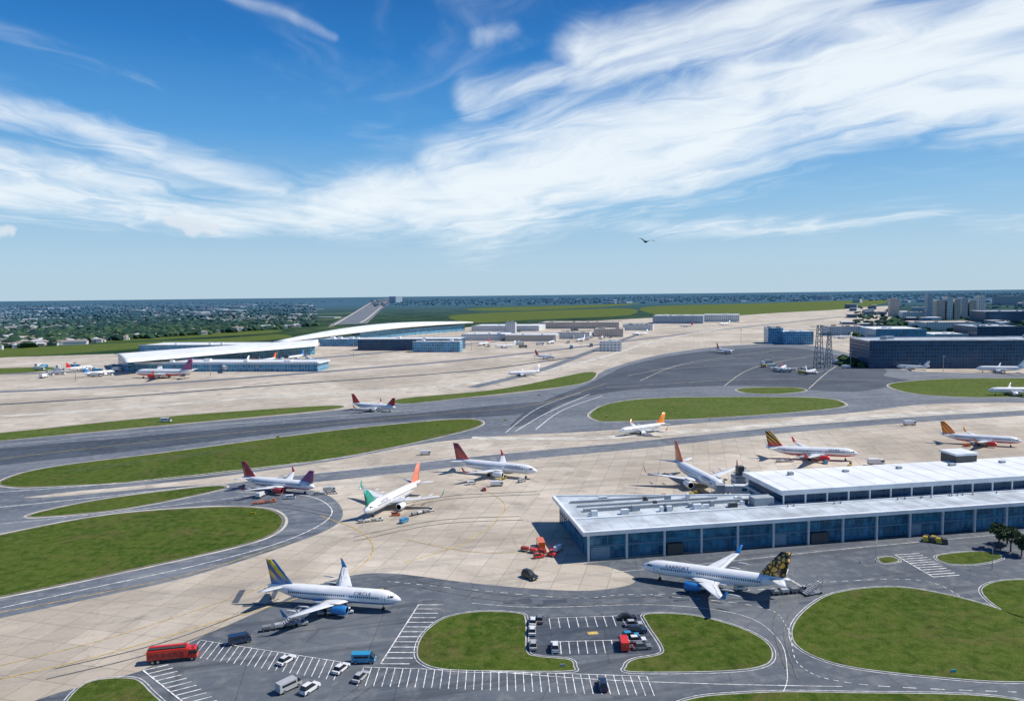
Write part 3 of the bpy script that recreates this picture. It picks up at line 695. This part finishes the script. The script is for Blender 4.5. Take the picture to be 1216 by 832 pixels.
prism('x',[A+d*.10+nn*8,A+d*.96+nn*8,A+d*.96+nn*45,A+d*.10+nn*14],7.5,F_BLUE,ROOFG,parent=e)
prism('x',[A+d*.35+nn*8.1,A+d*.96+nn*8.1,A+d*.96+nn*45,A+d*.35+nn*30],13.5,F_BLUE,ROOFG,parent=e,z0=7.51)
bld('terminal_wing',425,545,416,403,45,F_DARK,ROOFW); bld('terminal_wing',490,546,418,406,20,F_BLUE,ROOFW)
bld('terminal_wing',380,428,411,403,40,F_BLUE,ROOFW)
bld('hangar',165,300,418,410,60,F_BLUE,ROOFW)
for (u0,u1,vb,vt,dp,f,rf,nm) in ((548,600,404,397,60,F_WHT,ROOFW,'cargo_building'),(600,660,405,398,50,F_TAN,ROOFW,'cargo_building'),(662,700,402,395,50,F_WHT,ROOFT,'cargo_building'),(705,740,400,391,60,F_TAN,ROOFT,'cargo_building'),(560,640,393,387,80,F_WHT,ROOFW,'cargo_building'),(640,735,390,383,80,F_TAN,ROOFT,'cargo_building'),(712,738,417,406,14,F_WHT,ROOFW,'service_building'),
  (775,835,384,375,80,F_GREY,ROOFW,'hangar'),(835,878,382,374,80,F_WHT,ROOFW,'hangar'),(740,775,392,386,50,F_WHT,ROOFG,'cargo_building'),(600,612,396,383,12,F_WHT,ROOFG,'service_building'),
  (1032,1216,437,405,60,F_DARK,ROOFG,'office_building'),(1216,1330,436,404,60,F_DARK,ROOFG,'office_building'),(1110,1150,405,397,60,F_GREY,ROOFW,'office_building'),(1160,1216,405,388,90,F_DARK,ROOFG,'office_building'),(1040,1100,405,391,90,F_BLUE,ROOFW,'office_building'),
  (912,930,408,390,40,F_BLUE,ROOFG,'office_building'),(931,966,409,394,40,F_BLUE,ROOFW,'office_building'),(985,1030,398,388,70,F_GREY,ROOFT,'warehouse'),(1100,1165,392,383,80,F_WHT,ROOFT,'warehouse'),(1170,1240,384,370,120,F_DARK,ROOFG,'office_building'),
  (1057,1068,376,355,60,F_TAN,ROOFT,'apartment_tower'),(1101,1107,380,349,40,F_GREY,ROOFG,'apartment_tower'),(1112,1122,379,357,80,F_TAN,ROOFT,'apartment_tower'),(1124,1131,379,353,60,F_WHT,ROOFT,'apartment_tower'),(1133,1140,379,356,60,F_TAN,ROOFT,'apartment_tower'),(1142,1149,378,354,60,F_GREY,ROOFT,'apartment_tower'),(1151,1159,378,357,80,F_TAN,ROOFT,'apartment_tower'),(1162,1170,377,352,60,F_WHT,ROOFT,'apartment_tower'),
  (1178,1216,362,352,120,F_TAN,ROOFT,'apartment_block'),(1072,1098,378,371,80,F_WHT,ROOFG,'apartment_block'),
  (462,470,359,352,100,F_WHT,ROOFW,'distant_tower')):
    bld(nm,u0,u1,vb,vt,dp,f,rf)
def pylon(u,v,vt,w=6):
    P=G(u,v); h=(v-vt)/FPX*depth(P); e=empty('lattice_tower',(P.x,P.y,0)); mb=MB(); n=8
    cr=lambda k:[Vector((sx*w/2*(1-.6*k/n),sy*w/2*(1-.6*k/n),h*k/n)) for sx,sy in((-1,-1),(1,-1),(1,1),(-1,1))]
    for k in range(n):
        a,b=cr(k),cr(k+1)
        for i in range(4): mb.beam(a[i],b[i],.5); mb.beam(a[i],b[(i+1)%4],.3); mb.beam(b[i],b[(i+1)%4],.3)
    mb.beam((-w*1.5,0,h*.9),(w*2,0,h*.9),.5); mb.beam((-w*1.2,0,h*.97),(w*1.2,0,h*.97),.5); mb.beam((w*2,0,h*.9),(0,0,h),.25)
    mb.obj('lattice',[mat('steel_grey',(.18,.24,.30),.6)],e)
pylon(972,438,386,8); pylon(984,436,394,6)
def mast(u,v,h):
    P=G(u,v); e=empty('floodlight_mast',(P.x,P.y,0)); mb=MB(); mb.cyl((0,0,0),(0,0,h),.28,.14,8)
    mb.box(-1.3,1.3,-.3,.3,h,h+.5)
    for x in (-1,-.35,.35,1): mb.box(x-.25,x+.25,-.5,.5,h-.35,h-.01)
    mb.obj('pole',[mat('galvanised',(.4,.41,.42),.5,metal=.3)],e)
for u,v,h in ((560,416,18),(600,408,20),(690,412,20),(880,408,22),(1010,436,18),(1120,441,15),(90,452,18),(250,446,18),(330,434,18),(420,424,20),(915,436,16)): mast(u,v,h)
def lamp(u,v,h=8,a=0):
    P=G(u,v); e=empty('street_lamp',(P.x,P.y,.15),a); mb=MB(); mb.cyl((0,0,0),(0,0,h),.1,.06,8); mb.beam((0,0,h),(1.6,0,h+.25),.08); mb.box(1.3,2.1,-.14,.14,h+.18,h+.32); mb.obj('pole',[mat('galvanised',(.4,.41,.42),.5)],e)
lamp(1178,676,6,3); lamp(1040,668,6,1)
def sign(u,v,s=1,m=None):
    P=G(u,v); e=empty('airfield_sign',(P.x,P.y,.1),0,s); mb=MB(); mb.box(-1,1,-.12,.12,.35,1.2,0); mb.beam((-.7,0,0),(-.7,0,.4),.08,1); mb.beam((.7,0,0),(.7,0,.4),.08,1); mb.obj('panel',[m or mat('sign_yellow',(.6,.45,.03),.5),DKM],e,bevel=.03)
for u,v in ((600,500),(720,496),(330,520),(520,505),(1000,480),(300,612),(640,470)): sign(u,v)
sign(1132,799,.6,mat('sign_blue',(.05,.35,.5),.5)); sign(668,792,.6,mat('sign_grey',(.4,.4,.42),.5))
e=empty('baggage_containers',(G(1096,643).x,G(1096,643).y,.1),-.5); mb=MB()
for i in range(4): mb.box(i*1.8,i*1.8+1.6,0,1.5,.1,1.6,i%2,0,.3,0)
for i in range(3): mb.box(i*1.8+.5,i*1.8+2,2,3.4,.1,1.5,(i+1)%2,0,.3,0)
mb.obj('units',[mat('paint_yellow',CARC['yellow']),DKM],e,bevel=.03)
# ---------------- vegetation ----------------
LEAFS=[mat('leaf_dark',(.022,.05,.018),.8,var=.3,scale=.5),mat('leaf_mid',(.045,.085,.028),.8,var=.3,scale=.5),mat('leaf_light',(.08,.125,.045),.8,var=.3,scale=.5)]
BARK=mat('bark',(.10,.075,.05),.9)
def tree(u,v,h,rad):
    P=G(u,v); e=empty('broadleaf_tree',(P.x,P.y,.05)); mb=MB(); mb.cyl((0,0,0),(0,0,h*.5),h*.035,h*.02,8)
    cl=[]
    for i in range(9):
        an=i*2.4; rr=rad*random.uniform(.3,.8); zz=h*random.uniform(.45,.9); c=Vector((math.cos(an)*rr,math.sin(an)*rr,zz)); cl.append((c,rad*random.uniform(.35,.55)))
        mb.cyl((0,0,h*random.uniform(.25,.48)),c,h*.014,h*.004,5)
    mb.obj('trunk_and_limbs',[BARK],e); lf=MB()
    for c,cr in cl:
        for k in range(170):
            d=Vector(rng.normal(size=3)).normalized()*cr*random.uniform(.5,1.1); d.z*=.75; q=c+d
            a=Vector(rng.normal(size=3)).normalized()*.3; b=a.cross(Vector(rng.normal(size=3))).normalized()*.22
            lf.add([q-a,q-b,q+a,q+b],[(0,1,2,3)],random.choices([0,1,2],[.4,.4,.2])[0])
    lf.obj('foliage',LEAFS,e,fix=False)
for a in ((1186,651,8,3.0),(1200,655,7,2.8),(1213,660,6,2.8),(1196,646,7,2.8)): tree(*a)
def hv(u): return 357-14*u/1216
ico=bmesh.new(); bmesh.ops.create_icosphere(ico,subdivisions=1,radius=1); IV=np.array([v.co[:] for v in ico.verts]); IF=[[v.index for v in f.verts] for f in ico.faces]; ico.free()
def woods(pts,name='distant_trees'):
    mb=MB()
    for P,s in pts:
        k=IV*(1+rng.normal(size=(len(IV),1))*.22)*np.array([s*rng.uniform(.8,1.8),s*rng.uniform(.8,1.5),s*.75])+np.array([P.x,P.y,s*.45])
        mb.add(k.tolist(),IF,int(rng.integers(0,3)))
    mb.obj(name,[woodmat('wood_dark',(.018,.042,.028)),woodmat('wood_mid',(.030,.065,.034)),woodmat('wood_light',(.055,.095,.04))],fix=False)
pts=[]; hs=[]
def inside_left(u,v): return v< 419-(u+50)*.075 and v>hv(u)+4
tot=0
while tot<8000:
    u=random.uniform(-150,440); v=random.uniform(358,422)
    if not inside_left(u,v): continue
    if 375<u<480 and v>hv(u)+6: continue
    P=G(u,v); nz_=math.sin(P.x*.006+1)*math.sin(P.y*.004)+random.uniform(-.8,.8)
    tot+=1
    (pts if nz_>-.35 else hs).append((P,random.uniform(5,11)))
for i in range(3200):
    u=random.uniform(440,1330); v=hv(u)+4+abs(random.gauss(0,4)); P=G(u,v)
    if v-hv(u)<12 : pts.append((P,random.uniform(6,11)))
for i in range(900):
    u=random.uniform(1010,1330); v=random.uniform(hv(u)+18,434)
    if 1030<u and v>405: continue
    pts.append((G(u,v),random.uniform(4,8)))
for i in range(60): pts.append((G(random.uniform(1000,1030),random.uniform(424,436)),random.uniform(3,5)))
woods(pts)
mb=MB()
for P,s in hs[:2000]:
    w=random.uniform(7,16)*(1+ (random.random()<.10)*3); d=random.uniform(7,14); h=random.uniform(3.5,7); an=random.choice([.3,.3+math.pi/2]); a=Vector((math.cos(an),math.sin(an),0)); b=Vector((-a.y,a.x,0))
    mb.obox(P,a,b,w,d,0,h,random.choice([0,0,1])); q=P-a*.4-b*.4
    c=[q,q+a*(w+.8),q+a*(w+.8)+b*(d+.8),q+b*(d+.8)]; r1=P+a*d*.3+b*d/2; r2=P+a*(w-d*.3)+b*d/2
    vs=[(k.x,k.y,h+.02) for k in c]+[(r1.x,r1.y,h+2.5),(r2.x,r2.y,h+2.5)]
    mb.add(vs,[(0,1,5,4),(2,3,4,5),(1,2,5),(3,0,4)],random.choice([2,3,3,4]))
def housemat(n,c):
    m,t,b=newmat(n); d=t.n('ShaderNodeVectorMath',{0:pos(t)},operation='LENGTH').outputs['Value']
    t.t.links.new(t.mix(t.ss(d,700,4500,0,.65),c4(c),(.16,.27,.36,1)),b.inputs['Base Color']); b.inputs['Roughness'].default_value=.85; return m  # house colours fade to a painted haze tint with distance
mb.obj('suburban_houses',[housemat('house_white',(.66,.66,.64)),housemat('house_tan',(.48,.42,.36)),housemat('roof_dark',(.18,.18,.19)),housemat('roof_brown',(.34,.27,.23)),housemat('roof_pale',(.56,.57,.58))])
for i in range(40):
    u=random.uniform(0,420); v=random.uniform(hv(u)+8,402-.06*u)
    if 375<u<480: continue
    bld('warehouse',u,u+random.uniform(8,26),v,v-random.uniform(1.0,2.0),random.uniform(40,90),random.choice([F_WHT,F_GREY,F_TAN]),random.choice([ROOFW,ROOFG,ROOFT]),False)
for i in range(46):
    u=random.uniform(1000,1216); v=random.uniform(hv(u)+14,hv(u)+45)
    bld('office_building',u,u+random.uniform(5,16),v,v-random.uniform(2,6),random.uniform(30,60),random.choice([F_WHT,F_GREY,F_DARK,F_DARK,F_BLUE]),random.choice([ROOFW,ROOFG,ROOFT]),False)
for i in range(14):
    u=random.uniform(500,1000); v=hv(u)+random.uniform(6,12)
    bld('warehouse',u,u+random.uniform(10,26),v,v-random.uniform(.8,1.6),80,random.choice([F_WHT,F_GREY]),ROOFG,False)
# ---------------- bird ----------------
D=ray(767,287); BP=CAM+D*62
e=empty('bird',BP,.15); mb=MB()
mb.loft([[Vector((x,math.cos(2*math.pi*i/10)*rr,math.sin(2*math.pi*i/10)*rr+z)) for i in range(10)] for x,rr,z in ((.42,.01,.02),(.34,.035,.02),(.27,.055,.02),(.15,.075,0),(0,.095,-.01),(-.18,.06,0),(-.3,.03,.01))],0)
mb.add([(-.28,-.03,.01),(-.28,.03,.01),(-.5,.1,.01),(-.52,0,.012),(-.5,-.1,.01)],[(0,1,2,3,4)],0)
mb.obj('body',[mat('feather_dark',(.03,.03,.032),.8)],e)
mb=MB()
for sd in (-1,1):
    S_=[(0.05,.16,.0,.27),(.28,.2,.14,.24),(.5,.15,.21,.2),(.72,.02,.19,.12),(.88,-.1,.14,.03)]
    mb.loft([foil((sd*y,z),le,ch,(0,0,1),.1) for y,le,z,ch in S_],0)
mb.obj('wings',[mat('feather_dark',(.03,.03,.032),.8)],e); e.rotation_euler=(.15,0,math.pi/2+.3)
# ---------------- light & sky ----------------
el=math.radians(50); az=math.radians(82)
sd_=Vector((math.sin(az)*math.cos(el),math.cos(az)*math.cos(el),math.sin(el)))
sl=bpy.data.lights.new('sun','SUN'); sl.energy=5.0; sl.angle=math.radians(.5); sl.color=(1,.95,.87); so=bpy.data.objects.new('sun',sl); link(so); so.rotation_euler=sd_.to_track_quat('Z','Y').to_euler()
w=bpy.data.worlds.new('World'); sc.world=w; w.use_nodes=True; t=T(w.node_tree); bg=w.node_tree.nodes['Background']
try:
    w.cycles.sampling_method='MANUAL'; w.cycles.sample_map_resolution=256
except Exception as ex: print(ex)
sky=t.n('ShaderNodeTexSky',sky_type='NISHITA',sun_disc=False,sun_elevation=el,sun_rotation=az,altitude=100,air_density=1.1,dust_density=.6,ozone_density=2.5)
tc=t.n('ShaderNodeTexCoord').outputs['Generated']; sx=t.n('ShaderNodeSeparateXYZ',{0:tc}); X,Y,Z=sx.outputs
AZ=t.m('ARCTAN2',X,Y); EL=t.m('ARCSINE',Z)
zp=t.m('ADD',t.m('MAXIMUM',Z,0.0),.10)
px=t.m('DIVIDE',X,zp); py=t.m('DIVIDE',Y,zp); PV0=t.n('ShaderNodeCombineXYZ',{0:px,1:py,2:0.0}).outputs[0]
bw=t.n('ShaderNodeTexNoise',{'Vector':PV0,'Scale':.9,'Detail':3,'Roughness':.5}).outputs[1]
PV=t.n('ShaderNodeVectorMath',{0:PV0,1:t.n('ShaderNodeVectorMath',{0:t.n('ShaderNodeVectorMath',{0:bw,1:(.5,.5,.5)},operation='SUBTRACT').outputs[0],'Scale':1.0},operation='SCALE').outputs[0]},operation='ADD').outputs[0]
def streak(th,sc_,an,detail=7,dist=.7,off=0):
    v=t.n('ShaderNodeVectorRotate',{'Vector':PV,'Angle':math.radians(th)},rotation_type='Z_AXIS').outputs[0]
    v=t.n('ShaderNodeMapping',{'Vector':v,'Scale':(1,an,1),'Location':(off,off,off)}).outputs[0]
    return t.noise(v,sc_,detail,.6,dist)
side=t.ss(AZ,-.5,.1)
def both(a,b): return t.m('ADD',t.m('MULTIPLY',a,t.m('SUBTRACT',1.0,side)),t.m('MULTIPLY',b,side))
coarse=streak(-10,1.1,.45,5,.8,3)
fine=both(streak(26,3.6,.22,7,.7,5),streak(-44,3.6,.22,7,.8,2))
AEV=t.n('ShaderNodeCombineXYZ',{0:AZ,1:EL,2:0.0}).outputs[0]
def warp(scale,detail,amp):
    wn=t.n('ShaderNodeTexNoise',{'Vector':AEV,'Scale':scale,'Detail':detail,'Roughness':.5}).outputs[1]
    wv=t.n('ShaderNodeVectorMath',{0:t.n('ShaderNodeVectorMath',{0:wn,1:(.5,.5,.5)},operation='SUBTRACT').outputs[0],'Scale':amp},operation='SCALE').outputs[0]
    return t.n('ShaderNodeVectorMath',{0:t.n('ShaderNodeVectorMath',{0:AEV,1:wv},operation='ADD').outputs[0],1:(1,1,0)},operation='MULTIPLY').outputs[0]
Q=warp(3.5,2.0,.09); Q2=warp(24.0,5.0,.045)
def AE(u,v):
    d=ray(u,v).normalized(); return (math.atan2(d.x,d.y),math.asin(d.z),0)
def cap(a,b,wd,amp,src=None):
    a=Vector(AE(*a)); b=Vector(AE(*b)); ba=b-a; L2=ba.length_squared
    pa=t.n('ShaderNodeVectorMath',{0:src or Q,1:tuple(a)},operation='SUBTRACT').outputs[0]
    h=t.m('DIVIDE',t.n('ShaderNodeVectorMath',{0:pa,1:tuple(ba)},operation='DOT_PRODUCT').outputs['Value'],L2,clamp=True)
    bh=t.n('ShaderNodeVectorMath',{0:tuple(ba),'Scale':h},operation='SCALE').outputs[0]
    dd=t.n('ShaderNodeVectorMath',{0:t.n('ShaderNodeVectorMath',{0:pa,1:bh},operation='SUBTRACT').outputs[0]},operation='LENGTH').outputs['Value']
    x=t.m('DIVIDE',dd,wd/FPX); return t.m('MULTIPLY',t.m('EXPONENT',t.m('MULTIPLY',t.m('MULTIPLY',x,x),-1.0)),amp)
caps=[((390,238),(640,242),36,1.1),((560,225),(900,130),62,1.35),((880,120),(1260,75),64,1.25),((550,120),(800,75),20,.9),((700,70),(1010,0),42,1.0),((780,50),(1250,10),38,1.0),
 ((-20,125),(200,172),22,.85),((150,165),(400,240),28,.9),((-20,195),(320,228),28,.8),((-20,238),(400,256),22,1.0),((230,-5),(395,48),9,.45),((700,262),(1216,262),18,.5),((-20,30),(200,100),18,.4),((1100,150),(1216,135),12,.45),((560,60),(610,40),16,.4)]
M=None
for c in caps:
    k=cap(*c); M=k if M is None else t.m('MAXIMUM',M,k)
tex=t.m('ADD',t.m('MULTIPLY',coarse,.45),t.m('MULTIPLY',fine,.55))
dens=t.m('ADD',M,t.m('MULTIPLY',t.m('SUBTRACT',tex,.5),3.3))
dens=t.ss(dens,.05,1.4,0,.95)
dens=t.m('MULTIPLY',dens,t.ss(M,0.02,.5))
veil=t.m('MULTIPLY',t.ss(tex,.48,.74,0,.22),t.ss(EL,.05,.2))
dens=t.m('MAXIMUM',dens,veil)
cu=t.m('MAXIMUM',cap((203,264),(222,266),10,1,Q2),t.m('MAXIMUM',cap((225,273),(256,275),8,1,Q2),cap((-10,272),(12,274),5,.8,Q2))); cu=t.ss(cu,.2,.85,0,.8)
rp=t.n('ShaderNodeValToRGB',{0:t.m('DIVIDE',EL,.5)}); cr=rp.color_ramp
K=.1
stops=[(0,(4.8,6.5,7.8)),(.10,(4.3,6.3,8.0)),(.24,(2.7,5.3,8.0)),(.42,(.9,3.5,7.4)),(.62,(.18,2.0,5.8)),(.82,(.05,1.15,4.1)),(1,(.04,.8,3.1))]
while len(cr.elements)<len(stops): cr.elements.new(.5)
for e_,(p_,c_) in zip(cr.elements,stops): e_.position=p_; e_.color=(c_[0]*K,c_[1]*K,c_[2]*K,1)
grad=t.n('ShaderNodeVectorMath',{0:rp.outputs[0],'Scale':10.0},operation='SCALE').outputs[0]
base=t.mix(.90,sky.outputs[0],grad)
col=t.mix(dens,base,(8.7,9.4,9.9,1)); col=t.mix(cu,col,(7.4,8.1,8.8,1))
w.node_tree.links.new(col,bg.inputs[0]); bg.inputs[1].default_value=.10
sc.view_settings.view_transform='Standard'; sc.view_settings.look='None'; sc.view_settings.exposure=0
